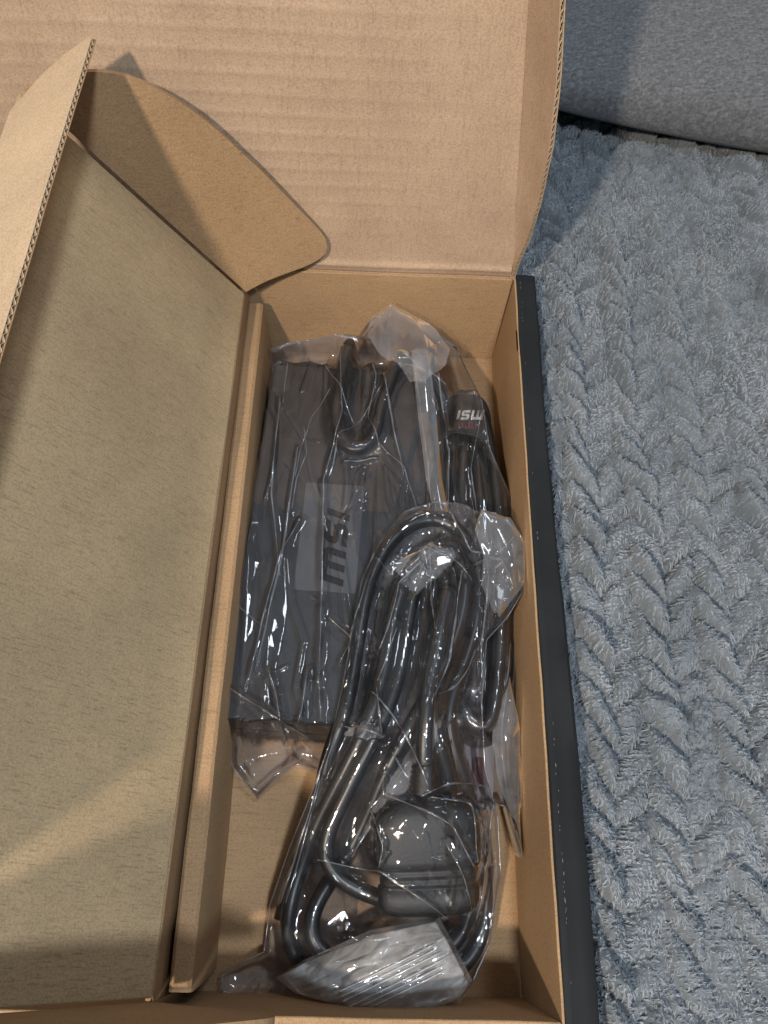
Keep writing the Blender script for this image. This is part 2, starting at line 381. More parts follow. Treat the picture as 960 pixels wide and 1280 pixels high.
# the near tab is folded up more steeply and stands a little higher
out2 = [A0 + ((p - A0) @ ce) * ce * 1.00 + ((p - A0) @ dn) * dn * 1.00 for p in out]
tab('end_tab', out2, Y0 - .0012, True)
for (px_, py_) in ((301, 191), (371, 273)):
    c_ = on_plane(px_, py_, A0, pn) + np.array([0, -.0004, .0003]); bm = bmesh.new()
    for k in range(7):
        a_ = rng.uniform(0, 6.28); q_ = [c_ + np.array([rng.normal(0, .0006), rng.normal(0, .0004), rng.normal(0, .0006)]) for _ in range(3)]
        bm.faces.new([bm.verts.new(v_) for v_ in q_])
    g_ = bmesh.ops.extrude_face_region(bm, geom=bm.faces[:]); bmesh.ops.translate(bm, vec=(0, -.0002, .0001), verts=[v_ for v_ in g_['geom'] if isinstance(v_, bmesh.types.BMVert)])
    me_t = bpy.data.meshes.new('torn_paper'); bm.to_mesh(me_t); bm.free(); link('torn_paper', me_t, K_OUT, box, False)
# tuck flap: folded in over the cover flap, free edge fluted
FE = np.array([-.1225, 0, .215]); HS = HP + ce * (CL + .002); sd = FE - HS; sd[1] = 0; SL = np.linalg.norm(sd); sd /= SL
sn = np.cross(np.array([0, 1, 0]), sd); sn = sn if sn @ np.array([-1, 0, 1]) > 0 else -sn
fp = [on_plane(x, y, FE, sn) for x, y in ((20, 130), (50, 95), (80, 68), (105, 50))]
far_pts = [(max(0., (p - HS) @ sd), p[1]) for p in fp]; far_pts = [(0, far_pts[0][1] - .002)] + [q for q in far_pts if q[0] > .001]
near_pts = [(0, -.030), (.015, -.029), (SL, -.014)]
vv = np.linspace(0, SL, 14); yf_ = np.interp(vv, *zip(*far_pts)); yn_ = np.interp(vv, *zip(*near_pts))
U = np.linspace(0, 1, 120)[:, None]
G = HS + vv[None, :, None] * sd + (yn_[None] * (1 - U) + yf_[None] * U)[..., None] * np.array([0, 1, 0])
G = G - HS * np.array([0, 1, 0])
G = warp(G, .0008, 12, 61)
if normals(G)[5, 5] @ sn < 0: G = G[::-1]
nn = normals(G)
tuck = board('tuck_flap', G, .0005, K_OUT, box, K_IN)
board('tuck_backing', G - nn * .0020, .0005, K_IN, box, K_IN)
e_ = G[:, -1] - nn[:, -1] * .0005; dd = G[:, -2] - G[:, -1]; dd /= np.linalg.norm(dd, axis=1, keepdims=True)
fluting(e_, -nn[:, -1], dd, 'fluting', tuck, t=.0015, pitch=.0040)
Gc = G[:, :-1] - nn[:, :-1] * .0006; board('core', Gc, .0013, K_CORE, tuck)

# ================================================================== THE ADAPTER
adp = thing('power_adapter', 'flat black power adapter brick with a grey logo patch, in a plastic bag', 'power adapter')
def rbox(name, cx, cy, z0, z1, sx, sy, rz, mat, parent, r=.006, bev=.0016, seg=3):
    bm = bmesh.new(); pts = []
    for (qx, qy, a0) in ((1, 1, 0), (-1, 1, 90), (-1, -1, 180), (1, -1, 270)):
        for k in range(7):
            a = math.radians(a0 + 15 * k); pts.append(((sx / 2 - r) * qx + r * math.cos(a), (sy / 2 - r) * qy + r * math.sin(a)))
    c, s = math.cos(rz), math.sin(rz)
    vs = [bm.verts.new((cx + x * c - y * s, cy + x * s + y * c, z0)) for x, y in pts]; f = bm.faces.new(vs)
    g = bmesh.ops.extrude_face_region(bm, geom=[f]); bmesh.ops.translate(bm, vec=(0, 0, z1 - z0), verts=[v for v in g['geom'] if isinstance(v, bmesh.types.BMVert)])
    bmesh.ops.recalc_face_normals(bm, faces=bm.faces); me = bpy.data.meshes.new(name); bm.to_mesh(me); bm.free()
    o = link(name, me, mat, parent); 
    md = o.modifiers.new('b', 'BEVEL'); md.width = bev; md.segments = seg; md.limit_method = 'ANGLE'; md.angle_limit = .7; md.harden_normals = True
    return o
AZ = .033; arz = math.radians(-2.3)
acx, acy = -.0172, .1925
rbox('lower_shell', acx, acy, .0025, .0165, .0955, .214, arz, ADAPT, adp, .005)
rbox('upper_shell', acx, acy, .0170, AZ, .0955, .214, arz, ADAPT, adp, .005)
lp = [at(375, 605, AZ), at(450, 605, AZ), at(450, 740, AZ), at(375, 740, AZ)]; lc = sum(lp) / 4
rbox('logo_patch', lc[0], lc[1], AZ - .001, AZ + .00025, .0325, .0640, arz, ADAPT_G, adp, .0012, .0001, 1)

def logo(name, centre, heading, height, mat, parent, up=(0, 0, 1), along=(1, 0, 0), thick=.0002, wsc=1.0):
    """slanted heavy lower-case letters m s i drawn as blocks; heading gives the reading direction in the plane"""
    along = Vector(along).normalized(); up = Vector(up).normalized(); tall = up.cross(along)
    bm = bmesh.new()
    def poly(pts):
        pts2 = [(x * wsc + .28 * y, y) for x, y in pts]
        vs = [bm.verts.new(Vector(centre) + along * ((x - 1.95) * height) + tall * ((y - .5) * height)) for x, y in pts2]
        try: f = bm.faces.new(vs)
        except ValueError: return
        g = bmesh.ops.extrude_face_region(bm, geom=[f]); bmesh.ops.translate(bm, vec=up * thick, verts=[v for v in g['geom'] if isinstance(v, bmesh.types.BMVert)])
    s = .30
    # m
    poly([(0, 0), (s, 0), (s, .74), (s, 1), (0, 1)]); poly([(s, .74), (.60, .74), (.60, 0), (.60 + s, 0), (.60 + s, .74), (1.20, .74), (1.20, 0), (1.20 + s, 0), (1.20 + s, .8), (1.32, 1), (s, 1)])
    # s
    x0 = 1.72
    poly([(x0, 0), (x0 + .78, 0), (x0 + .98, .16), (x0 + .98, .46), (x0 + .82, .62), (x0 + .30, .62), (x0 + .30, .76), (x0 + .98, .76), (x0 + .98, 1), (x0 + .2, 1), (x0, .86), (x0, .52), (x0 + .16, .38), (x0 + .68, .38), (x0 + .68, .24), (x0, .24)])
    # i
    x0 = 2.92
    poly([(x0, 0), (x0 + s, 0), (x0 + s, 1), (x0, 1)])
    bmesh.ops.recalc_face_normals(bm, faces=bm.faces); me = bpy.data.meshes.new(name); bm.to_mesh(me); bm.free()
    return link(name, me, mat, parent, smooth=False)
ay = np.array([math.sin(-arz), math.cos(-arz), 0])
lgc = at(419, 682, AZ + .00026)
logo('logo_lettering', lgc + ay * .000 + np.array([.0, .001, 0]), 0, .0125, LOGO, adp, along=ay, thick=.00025, wsc=1.05)

# output cable: leaves the far end, folds back and is coiled beside the brick
def P3(l): return np.array([at(x, y, z) for x, y, z in l])
c0 = on_y(437, 470, .297); c0 = np.array([-.012, .2985, .020])
path = [c0, (-.0135, .307, .021), (-.0150, .314, .031), (-.0165, .306, .0395), (-.0195, .290, .0385)] + [tuple(at(x, y, .0368)) for x, y in ((424, 490), (419, 525), (428, 556), (450, 564), (468, 546), (475, 512), (487, 482))] + [(.014, .300, .0385), (.028, .298, .0385), (.040, .284, .034), (.044, .268, .030)]
cxx, cyy = .0565, .183
for k in range(0, 57):
    a = math.radians(110 - k * 45); L = k / 8.0
    rx = .0165 + .0018 * math.sin(k * 1.7); ry = .098 + .004 * math.sin(k * 2.3)
    if L > 2: rx -= .004; ry -= .012
    if L > 4: rx -= .0055 * min(1, L - 4); ry -= .006
    path.append((cxx + rx * math.cos(a), cyy + ry * math.sin(a), max(.006, .031 - .0062 * L) if L < 4 else min(.027, .006 + .0075 * (L - 4))))
path = smooth_path(spline(path, .002), 12); V, F = tube(path, .0035, 12)
dc = link('output_cable', mesh('output_cable', V, F), PVC, adp)
V, F = tube(spline([(-.0125, .2965, .020), (-.0120, .3035, .0202), (-.0115, .3085, .0215)], .0008), np.interp(np.linspace(0, 1, 17), [0, 1], [.0052, .0036])[:17] if False else .0046, 14)
link('strain_relief', mesh('strain_relief', V, F), RUB, dc)
# cable strap with printed logo
sx0, sx1, sy0, sy1 = .038, .0712, .252, .2795
u = np.linspace(0, 1, 34); 
G = np.zeros((34, 12, 3)); X = sx0 + (sx1 - sx0) * u
Zp = .0395 - .022 * np.abs(2 * u - 1) ** 3.2
for j in range(12):
    G[:, j, 0] = X + .002 * (j / 11 - .5); G[:, j, 1] = sy0 + (sy1 - sy0) * j / 11 - .004 * (u - .5); G[:, j, 2] = Zp + .0006 * np.sin(j * .9 + u * 6)
if normals(G)[17, 5][2] < 0: G = G[::-1]
st = board('cable_strap', G, .0012, STRAP, adp)
logo('strap_lettering', (.0522, .2640, .0403), 0, .0064, WPRINT, st, along=(-1, -.06, 0), up=(.02, .0, 1), thick=.0003, wsc=.74)
bm = bmesh.new()
for k in range(7):
    x = .0475 + k * .0019; c = Vector((x, .2572, .0398)); w_ = .0006; h_ = .0012 + .0012 * (k % 2)
    vs = [bm.verts.new(c + Vector((a * w_, b_ * h_, .0003))) for a, b_ in ((-1, -1), (1, -1), (1, 1), (-1, 1))]; f = bm.faces.new(vs)
    g = bmesh.ops.extrude_face_region(bm, geom=[f]); bmesh.ops.translate(bm, vec=(0, 0, .0003), verts=[v for v in g['geom'] if isinstance(v, bmesh.types.BMVert)])
me = bpy.data.meshes.new('strap_mark'); bm.to_mesh(me); bm.free(); link('strap_mark', me, RPRINT, st, False)

# ================================================================== POWER CORD
cordt = thing('power_lead', 'coiled thick black power lead with a moulded plug, in the zip-lock bag', 'power cord')
def zc(py): return float(np.interp(py, [600, 880, 940, 1000, 1060, 1120, 1300], [.0430, .0430, .037, .026, .0145, .0085, .0075]))
def cp(l, lay): return [at(x, y, zc(y) + .0078 * (lay if np.isscalar(lay) else lay[i])) for i, (x, y) in enumerate(l)]
loop1 = [(352, 1150), (370, 1080), (397, 1011), (411, 942), (432, 890), (447, 800), (461, 727), (489, 675), (530, 647), (567, 654), (590, 688), (599, 740), (590, 800), (572, 850), (558, 900), (575, 962), (597, 1040), (607, 1112), (602, 1172), (580, 1210), (525, 1228), (450, 1232), (392, 1220), (364, 1192)]
loop2 = [(358, 1150), (374, 1090), (396, 1030), (425, 975), (455, 915), (478, 850), (490, 780), (508, 720), (542, 684), (572, 690), (582, 735), (570, 795), (545, 850), (515, 905), (482, 965), (455, 1030), (425, 1085), (392, 1130), (384, 1172), (412, 1200), (470, 1208), (535, 1200), (578, 1172), (590, 1120), (580, 1050), (562, 985)]
loop3 = [(545, 920), (535, 850), (545, 780), (560, 735), (548, 706), (522, 722), (509, 775), (500, 840), (478, 900), (448, 960), (418, 1022), (402, 1058), (408, 1088), (440, 1110), (495, 1129), (552, 1138), (590, 1120)]
lay1 = 0; lay2 = [1.0] * 12 + [1.1] * 6 + [1.] * 8
pts = cp(loop1, 0) + cp(loop2, lay2) + cp(loop3, [1.2, 1.3, 1, .9, .8, .8, .8, .8, .9, 1.2, 1.6, 2.0, 2.0, 1.9, 1.9, 1.8, 1.2])
path = smooth_path(spline(pts, .0018), 40); V, F = tube(path, .0038, 14)
link('cord', mesh('cord', V, F), PVC, cordt)
# lead that goes into the plug
pts = [at(560, 740, .055), at(548, 800, .0575), at(536, 860, .0575), at(531, 910, .055), at(530, 950, .050), at(531, 985, .0445)]
V, F = tube(smooth_path(spline(pts, .0018), 10), .0038, 14); link('cord', mesh('cord', V, F), PVC, cordt)
# plug body: lofted rounded outline, long axis along y
def loft(rings, nseg=40):
    V = []; 
    for (c, ax, ay_, wid, hei, e) in rings:
        for k in range(nseg):
            a = 2 * math.pi * k / nseg; ca, sa = math.cos(a), math.sin(a)
            x = wid * math.copysign(abs(ca) ** (2 / e), ca); z = hei * math.copysign(abs(sa) ** (2 / e), sa)
            V.append(np.array(c) + np.array(ax) * x + np.array(ay_) * z)
    n = len(rings); F = []
    for i in range(n - 1):
        for k in range(nseg): F.append((i * nseg + k, i * nseg + (k + 1) % nseg, (i + 1) * nseg + (k + 1) % nseg, (i + 1) * nseg + k))
    V = np.array(V); c0 = len(V); V = np.concatenate([V, [np.array(rings[0][0])], [np.array(rings[-1][0])]])
    for k in range(0, nseg, 2):
        F.append((c0, (k + 2) % nseg, k + 1, k)); F.append((c0 + 1, (n - 1) * nseg + k, (n - 1) * nseg + k + 1, (n - 1) * nseg + (k + 2) % nseg))
    return V, np.array(F)
pa = at(531, 1000, .043); pb = at(536, 1138, .026); ax_ = (pb - pa); Lp = np.linalg.norm(ax_); ax_ /= Lp
sx_ = np.array([1, 0, 0]) - ax_ * ax_[0]; sx_ /= np.linalg.norm(sx_); up_ = np.cross(sx_, ax_); up_ = up_ if up_[2] > 0 else -up_
prof = [(-.02, .007, .007, 2.2), (0, .009, .008, 2.3), (.03, .015, .0095, 2.8), (.10, .0195, .0105, 3.2), (.20, .0215, .011, 3.6), (.50, .0220, .0112, 3.8), (.56, .0215, .0110, 3.8),
        (.575, .0195, .0098, 3.6), (.60, .0190, .0094, 3.4), (.615, .0200, .0100, 3.4), (.64, .0200, .0100, 3.4), (.655, .0187, .0092, 3.4), (.68, .0185, .0090, 3.4), (.695, .0196, .0096, 3.4), (.72, .0196, .0096, 3.4), (.735, .0186, .0088, 3.4), (.76, .0186, .0088, 3.4), (.78, .0205, .0098, 3.4), (.90, .0205, .0098, 3.4), (.97, .0195, .0092, 3), (1.0, .0170, .0075, 2.6)]
V, F = loft([(pa + ax_ * Lp * t, sx_, up_, w_, h_, e) for t, w_, h_, e in [(q[0], q[1] * 1.10, q[2], q[3]) for q in prof]]); pl = link('plug', mesh('plug', V, F), RUB, cordt)
sr = []
for k in range(15):
    t = -.34 + .32 * k / 14; w_ = .0052 + .0022 * (k / 14) + (.0007 if k % 2 else 0); sr.append((pa + ax_ * Lp * t, sx_, up_, w_, w_, 2))
V, F = loft(sr, 24); link('strain_relief', mesh('strain_relief', V, F), RUB, pl)

# paper tag glimpsed below the cord
tg = thing('paper_tag', 'small pale paper tag with red print, half hidden under the power cord and plastic', 'tag')
q = [at(548, 925, .014), at(618, 925, .014), at(616, 1012, .010), at(556, 1012, .010)]
board('tag_sheet', bil(q[3], q[2], q[1], q[0], 12, 14), .0003, PAPER, tg)
for (px, py, w_, h_) in ((568, 975, .006, .010), (598, 965, .005, .014), (590, 1000, .010, .003)):
    c = at(px, py, .0148); board('red_print', bil(c + (-w_ / 2, -h_ / 2, 0), c + (w_ / 2, -h_ / 2, 0), c + (w_ / 2, h_ / 2, 0), c + (-w_ / 2, h_ / 2, 0), 2, 2), .0002, RPRINT, tg)

# ================================================================== PLASTIC BAGS
dg = bpy.context.evaluated_depsgraph_get()
def make_hmap(objs, base=.0006):
    """height of the contents on a 1 mm raster"""
    bpy.context.view_layer.update(); d = bpy.context.evaluated_depsgraph_get()
    x = np.arange(-.085, .095, .001); y = np.arange(-.05, .40, .001); Hm = np.full((len(x), len(y)), base)
    for o in objs:
        me = o.evaluated_get(d).to_mesh(); n = len(me.vertices); co = np.zeros(n * 3); me.vertices.foreach_get('co', co); co = co.reshape(-1, 3)
        me.calc_loop_triangles(); t = np.zeros(len(me.loop_triangles) * 3, np.int32); me.loop_triangles.foreach_get('vertices', t)
        bt = BVHTree.FromPolygons([tuple(c) for c in co], [tuple(q) for q in t.reshape(-1, 3).tolist()])
        lo = co.min(0); hi = co.max(0)
        for i in np.where((x > lo[0] - .001) & (x < hi[0] + .001))[0]:
            for j in np.where((y > lo[1] - .001) & (y < hi[1] + .001))[0]:
                h = bt.ray_cast(Vector((x[i], y[j], .3)), Vector((0, 0, -1)))
                if h[0] is not None and h[0].z > Hm[i, j]: Hm[i, j] = h[0].z
        o.evaluated_get(d).to_mesh_clear()
    return x, y, Hm
def samp(hm, X, Y):
    x, y, Hm = hm; fx = np.clip((X - x[0]) / .001, 0, len(x) - 1.001); fy = np.clip((Y - y[0]) / .001, 0, len(y) - 1.001)
    i = fx.astype(int); j = fy.astype(int); a = fx - i; b_ = fy - j
    return Hm[i, j] * (1 - a) * (1 - b_) + Hm[i + 1, j] * a * (1 - b_) + Hm[i, j + 1] * (1 - a) * b_ + Hm[i + 1, j + 1] * a * b_
def facets(X, Y, sx, sy, seed, ang=0.):
    """random flat facets meeting in sharp creases (values 0..1)"""
    r = np.random.default_rng(seed); c, s = math.cos(ang), math.sin(ang)
    U = (X * c + Y * s) / sx; W = (-X * s + Y * c) / sy
    u0, u1, w0, w1 = U.min() - 2, U.max() + 2, W.min() - 2, W.max() + 2; n = int((u1 - u0) * (w1 - w0))
    P = np.stack([r.uniform(u0, u1, n), r.uniform(w0, w1, n)], 1); P = np.concatenate([P, [[u0 - 9, w0 - 9], [u1 + 9, w0 - 9], [u1 + 9, w1 + 9], [u0 - 9, w1 + 9]]])
    val = np.concatenate([r.uniform(0, 1, n), [.5] * 4])
    res = delaunay_2d_cdt([Vector(p) for p in P], [], [], 0, 1e-6); vs = np.array([list(v) for v in res[0]]); tr = res[2]; orig = res[3]
    vv_ = np.array([val[o[0]] if o else .5 for o in orig]); Z = np.full(U.shape, .5)
    shp = U.shape; Uf = U.ravel(); Wf = W.ravel(); Zf = Z.ravel()
    order = np.argsort(Uf); Us = Uf[order]
    for t in tr:
        a, b_, c_ = vs[t[0]], vs[t[1]], vs[t[2]]; lo = min(a[0], b_[0], c_[0]); hi = max(a[0], b_[0], c_[0])
        i0, i1 = np.searchsorted(Us, [lo, hi])
        if i1 <= i0: continue
        idx = order[i0:i1]; wy = Wf[idx]; k = (wy >= min(a[1], b_[1], c_[1])) & (wy <= max(a[1], b_[1], c_[1])); idx = idx[k]
        if not len(idx): continue
        D = (b_[1] - c_[1]) * (a[0] - c_[0]) + (c_[0] - b_[0]) * (a[1] - c_[1])
        if abs(D) < 1e-12: continue
        l1 = ((b_[1] - c_[1]) * (Uf[idx] - c_[0]) + (c_[0] - b_[0]) * (Wf[idx] - c_[1])) / D
        l2 = ((c_[1] - a[1]) * (Uf[idx] - c_[0]) + (a[0] - c_[0]) * (Wf[idx] - c_[1])) / D; l3 = 1 - l1 - l2
        ins = (l1 >= -1e-9) & (l2 >= -1e-9) & (l3 >= -1e-9)
        Zf[idx[ins]] = (l1 * vv_[t[0]] + l2 * vv_[t[1]] + l3 * vv_[t[2]])[ins]
    return Zf.reshape(shp)
def resample(C, n):
    C = np.asarray(C, float); s = np.concatenate([[0], np.cumsum(np.linalg.norm(np.diff(C, axis=0), axis=1))]); q = np.linspace(0, s[-1], n)
    return np.stack([np.interp(q, s, C[:, k]) for k in range(3)], 1)
def coons(L, R_, B, T_, nu, nv):
    """L,R_ run near->far (v); B,T_ run left->right (u)"""
    L, R_ = resample(L, nv), resample(R_, nv); B, T_ = resample(B, nu), resample(T_, nu)
    u = np.linspace(0, 1, nu)[:, None, None]; v = np.linspace(0, 1, nv)[None, :, None]
    return (1 - u) * L[None] + u * R_[None] + (1 - v) * B[:, None] + v * T_[:, None] - ((1 - u) * (1 - v) * B[0] + u * (1 - v) * B[-1] + (1 - u) * v * T_[0] + u * v * T_[-1])
def seg_d(X, Y, A, B):
    A = np.array(A[:2]); B = np.array(B[:2]); d = B - A; t = np.clip(((X - A[0]) * d[0] + (Y - A[1]) * d[1]) / (d @ d), 0, 1)
    return np.hypot(X - A[0] - d[0] * t, Y - A[1] - d[1] * t), t
def ridges(X, Y, lst):
    """pressed creases: a low tent with a fine rounded bead along its top"""
    Z = np.zeros_like(X); Bd = np.zeros_like(X)
    for pts, h, wd in lst:
        for a, b_ in zip(pts[:-1], pts[1:]):
            x0, x1 = min(a[0], b_[0]) - wd, max(a[0], b_[0]) + wd; y0, y1 = min(a[1], b_[1]) - wd, max(a[1], b_[1]) + wd
            k = (X > x0) & (X < x1) & (Y > y0) & (Y < y1)
            if not k.any(): continue
            d, t = seg_d(X[k], Y[k], a, b_); m_ = .55 + .45 * np.cos(t * 9 + h * 4000)
            if h > .0015: Z[k] = np.maximum(Z[k], .45 * h * np.clip(1 - d / wd, 0, 1) * m_)
            w2 = min(wd, .0026) if h > .0015 else min(wd * 1.6, .0024); Bd[k] = np.maximum(Bd[k], min(h, .0010) * np.cos(np.clip(d / w2, 0, 1) * math.pi / 2) ** 2)
    return Z + Bd
def up2(A, shape):
    a = np.linspace(0, A.shape[0] - 1, shape[0]); b_ = np.linspace(0, A.shape[1] - 1, shape[1])
    i = np.minimum(a.astype(int), A.shape[0] - 2); j = np.minimum(b_.astype(int), A.shape[1] - 2); fa = (a - i)[:, None]; fb = (b_ - j)[None]
    return A[i][:, j] * (1 - fa) * (1 - fb) + A[i + 1][:, j] * fa * (1 - fb) + A[i][:, j + 1] * (1 - fa) * fb + A[i + 1][:, j + 1] * fa * fb
def drape(G, obst, sag=0.00002, it=500, clear=.0007):
    """taut membrane over the contents, solved coarse to fine; outline fixed"""
    O = obst + clear; E0 = G[..., 2]; Z = None
    for lev in (8, 4, 2, 1):
        sh = (max(8, O.shape[0] // lev), max(8, O.shape[1] // lev)); Ol = up2(O, sh) if lev > 1 else O; El = up2(E0, sh) if lev > 1 else E0
        Z = np.maximum(El, Ol) if Z is None else np.maximum(up2(Z, sh), Ol)
        for k in range({8: 900, 4: 500, 2: 250, 1: 60}[lev]):
            Z[1:-1, 1:-1] = .25 * (Z[2:, 1:-1] + Z[:-2, 1:-1] + Z[1:-1, 2:] + Z[1:-1, :-2]) - sag * lev * lev; Z = np.maximum(Z, Ol)
            Z[0], Z[-1], Z[:, 0], Z[:, -1] = El[0], El[-1], El[:, 0], El[:, -1]
    return np.maximum(Z, obst + clear * .5)
def beads(X, Y, n, seed, x0, x1, y0, y1, ang0, angv, lmin, lmax, h, wd):
    """narrow pressed creases wandering over the sheet"""
    r = np.random.default_rng(seed); lst = []
    for _ in range(n):
        p = np.array([r.uniform(x0, x1), r.uniform(y0, y1)]); a = ang0 + r.normal(0, angv); L = r.uniform(lmin, lmax); pts = [p.copy()]
        for k in range(4):
            a += r.normal(0, .28); p = p + np.array([math.cos(a), math.sin(a)]) * L / 4; pts.append(p.copy())
        lst.append((pts, h * r.uniform(.4, 1.3), wd * r.uniform(.8, 1.5)))
    return ridges(X, Y, lst)
def film(name, G, Z, mat, parent, thin=1):
    if thin > 1:
        a = np.unique(np.r_[0:G.shape[0]:thin, G.shape[0] - 1]); b_ = np.unique(np.r_[0:G.shape[1]:thin, G.shape[1] - 1]); G = G[a][:, b_]; Z = Z[a][:, b_]
    V = G.copy(); V[..., 2] = Z; return link(name, mesh(name, V.reshape(-1, 3), gridF(*G.shape[:2])), mat, parent)

def rim_fade(nu, nv, k=10):
    i = np.minimum(np.arange(nu), np.arange(nu)[::-1])[:, None]; j = np.minimum(np.arange(nv), np.arange(nv)[::-1])[None]
    return np.clip(np.minimum(i, j) / k, 0, 1)

# ---- bag round the adapter
bag1 = thing('plastic_bag', 'clear crinkled plastic bag around the flat power adapter, reaching up the far wall', 'plastic bag')
hm1 = make_hmap([o for o in adp.children if o.name.split('.')[0] in ('lower_shell', 'upper_shell', 'output_cable', 'cable_strap')])
hm1 = (hm1[0], hm1[1], np.maximum(hm1[2], .0008))
nu, nv = 360, 760
Lb = [at(322, 998, .003), at(291, 960, .010), at(276, 884, .026), at(285, 835, .034), at(297, 700, .031), at(305, 600, .034), at(315, 500, .036), at(322, 462, .036)]
Tb = [at(322, 462, .036), on_y(338, 437, .322), on_y(372, 428, .330), on_y(420, 419, .331), on_y(447, 424, .330), on_y(465, 402, .333), on_y(487, 381, .335), on_y(545, 414, .327), on_y(572, 440, .322)]
Rb = [at(652, 1075, .024), at(648, 1000, .020), at(649, 900, .018), at(652, 800, .024), at(647, 700, .028), at(640, 625, .030), at(612, 560, .040), at(602, 500, .043), on_y(572, 440, .322)]
Bb = [at(322, 998, .003), at(345, 975, .006), at(372, 955, .014), at(400, 968, .008), at(450, 985, .010), at(520, 1000, .012), at(600, 1000, .012), at(632, 1008, .014), at(652, 1075, .024)]
G1 = coons(Lb, Rb, Bb, Tb, nu, nv); X, Y = G1[..., 0], G1[..., 1]
ob = samp(hm1, X, Y); Z = drape(G1, ob, .000012, 900)
fade = rim_fade(nu, nv, 6); fd = .35 + .65 * fade
CR1 = [
    ([at(425, 430, .05), at(428, 520, .04), at(404, 600, .038), at(402, 760, .038), at(398, 850, .038), at(402, 900, .038)], .0050, .0035),
    ([at(458, 425, .05), at(470, 470, .04), at(460, 520, .04), at(474, 560, .04)], .0030, .003),
    ([at(520, 450, .05), at(532, 560, .038), at(541, 640, .036)], .0040, .0028),
    ([at(548, 450, .05), at(562, 560, .038), at(560, 640, .036)], .0032, .0028),
    ([at(372, 560, .036), at(352, 700, .036), at(320, 840, .036)], .0022, .003),
    ([at(350, 500, .036), at(340, 620, .036), at(350, 720, .036)], .0018, .003),
    ([at(430, 580, .036), at(470, 575, .036)], .0028, .0025),
    ([at(474, 560, .036), at(505, 590, .036), at(520, 640, .036)], .0030, .0025),
    ([at(411, 775, .036), at(440, 800, .036), at(425, 830, .036)], .003, .002),
    ([at(337, 840, .034), at(345, 870, .034), at(355, 920, .03)], .004, .003),
    ([at(385, 840, .034), at(378, 900, .03), at(365, 950, .01)], .004, .003),
    ([at(290, 870, .02), at(350, 905, .03), at(400, 935, .01)], .003, .003),
    ([at(470, 395, .06), at(500, 440, .05), at(560, 470, .05)], .003, .003),
    ([at(640, 800, .03), at(628, 900, .02), at(648, 1040, .02)], .004, .004),
    ([at(600, 520, .04), at(590, 580, .04), at(598, 640, .036)], .003, .003),
    ([at(375, 650, .036), at(352, 690, .036), at(330, 770, .036), at(312, 850, .034)], .003, .003),
    ([at(478, 470, .04), at(492, 540, .038), at(505, 600, .036)], .003, .003)]
R1 = ridges(X, Y, CR1)
C = .0068 * facets(X, Y, .017, .11, 11, .04) + .0026 * facets(X, Y, .010, .055, 12, -.12) + .0005 * facets(X, Y, .0045, .012, 13, .4)
C = np.maximum(C - .0016, 0) + R1 * 1.0 + beads(X, Y, 22, 91, -.07, .075, .07, .32, 1.57, .16, .03, .10, .0011, .0012) + beads(X, Y, 10, 92, -.07, .075, .05, .33, .6, 1.2, .006, .02, .0009, .0010)
top = sstep(.285, .325, Y); C = C * (1 + .5 * top) + top * .006 * (facets(X, Y, .014, .014, 17) - .3)
endf = sstep(.10, .07, Y); C *= (1 + .4 * endf)
Z1 = np.maximum(Z + C * fd, ob + .0005); Z1[0], Z1[-1], Z1[:, 0], Z1[:, -1] = Z[0], Z[-1], Z[:, 0], Z[:, -1]
# outer wobble of the outline so the sheet's edge is not a drawn line
film('film', G1, Z1, FILM, bag1)
# lower sheet
fl_ = np.full_like(X, .0009)
Zb = np.minimum(.0012 + .004 * facets(X, Y, .012, .02, 15) , np.maximum(G1[..., 2] - .0004, .0009))
Zb = np.where(ob > .002, .0011, Zb); lowG = G1.copy()
wall = sstep(.318, .33, Y); Zb = Zb * (1 - wall) + (Z1 - .0045) * wall
mask_edge = rim_fade(nu, nv, 5); Zb = Zb * mask_edge + (Z1 - .0003) * (1 - mask_edge)
film('lower_film', lowG, Zb, FILM_L, bag1, 3)
# loose folds lying on the bag
def ribbon(name, left, right, mat, parent, lift=.0012, seed=1, nu=26, nv=120, obst=None, amp=.002, taper=True):
    L = resample(P3(left), nv); R_ = resample(P3(right), nv); u = np.linspace(0, 1, nu)[:, None, None]
    tp = np.linspace(0, 1, nv); tp = (.12 + .88 * np.clip(np.minimum(tp, 1 - tp) * 3.2, 0, 1) * (.7 + .6 * vnoise(tp * 5, tp * 0, seed)))[None, :, None]
    if not taper: tp = tp * 0 + 1
    mid = (L + R_)[None] / 2; G = mid + (L[None] * (1 - u) + R_[None] * u - mid) * tp; X, Y = G[..., 0], G[..., 1]
    z = G[..., 2] + lift + amp * .8 * facets(X, Y, .010, .026, seed) + amp * .22 * facets(X, Y, .004, .010, seed + 1)
    # soft roll across the width so it reads as doubled film
    z += .0016 * np.sin(np.linspace(0, math.pi, nu))[:, None]
    if obst is not None: z = np.maximum(z, obst(X, Y) + .0006)
    return film(name, G, z, mat, parent)
Z1map = (G1, Z1)
def film_h(G, Z):
    """raster of a film's height for stacking things on it"""
    x = np.arange(-.085, .095, .001); y = np.arange(-.05, .40, .001); Hm = np.full((len(x), len(y)), .0006)
    i = np.clip(((G[..., 0] - x[0]) / .001).round().astype(int), 0, len(x) - 1); j = np.clip(((G[..., 1] - y[0]) / .001).round().astype(int), 0, len(y) - 1)
    np.maximum.at(Hm, (i.ravel(), j.ravel()), Z.ravel()); return (x, y, Hm)
fh1 = film_h(G1, Z1); ob1 = lambda X, Y: samp(fh1, X, Y)
ribbon('fold', [(514, 440, .05), (522, 520, .042), (532, 600, .040), (542, 642, .038)], [(536, 440, .05), (545, 520, .042), (552, 600, .040), (560, 642, .038)], FILM_F, bag1, seed=71, obst=ob1, taper=False, amp=.0012)
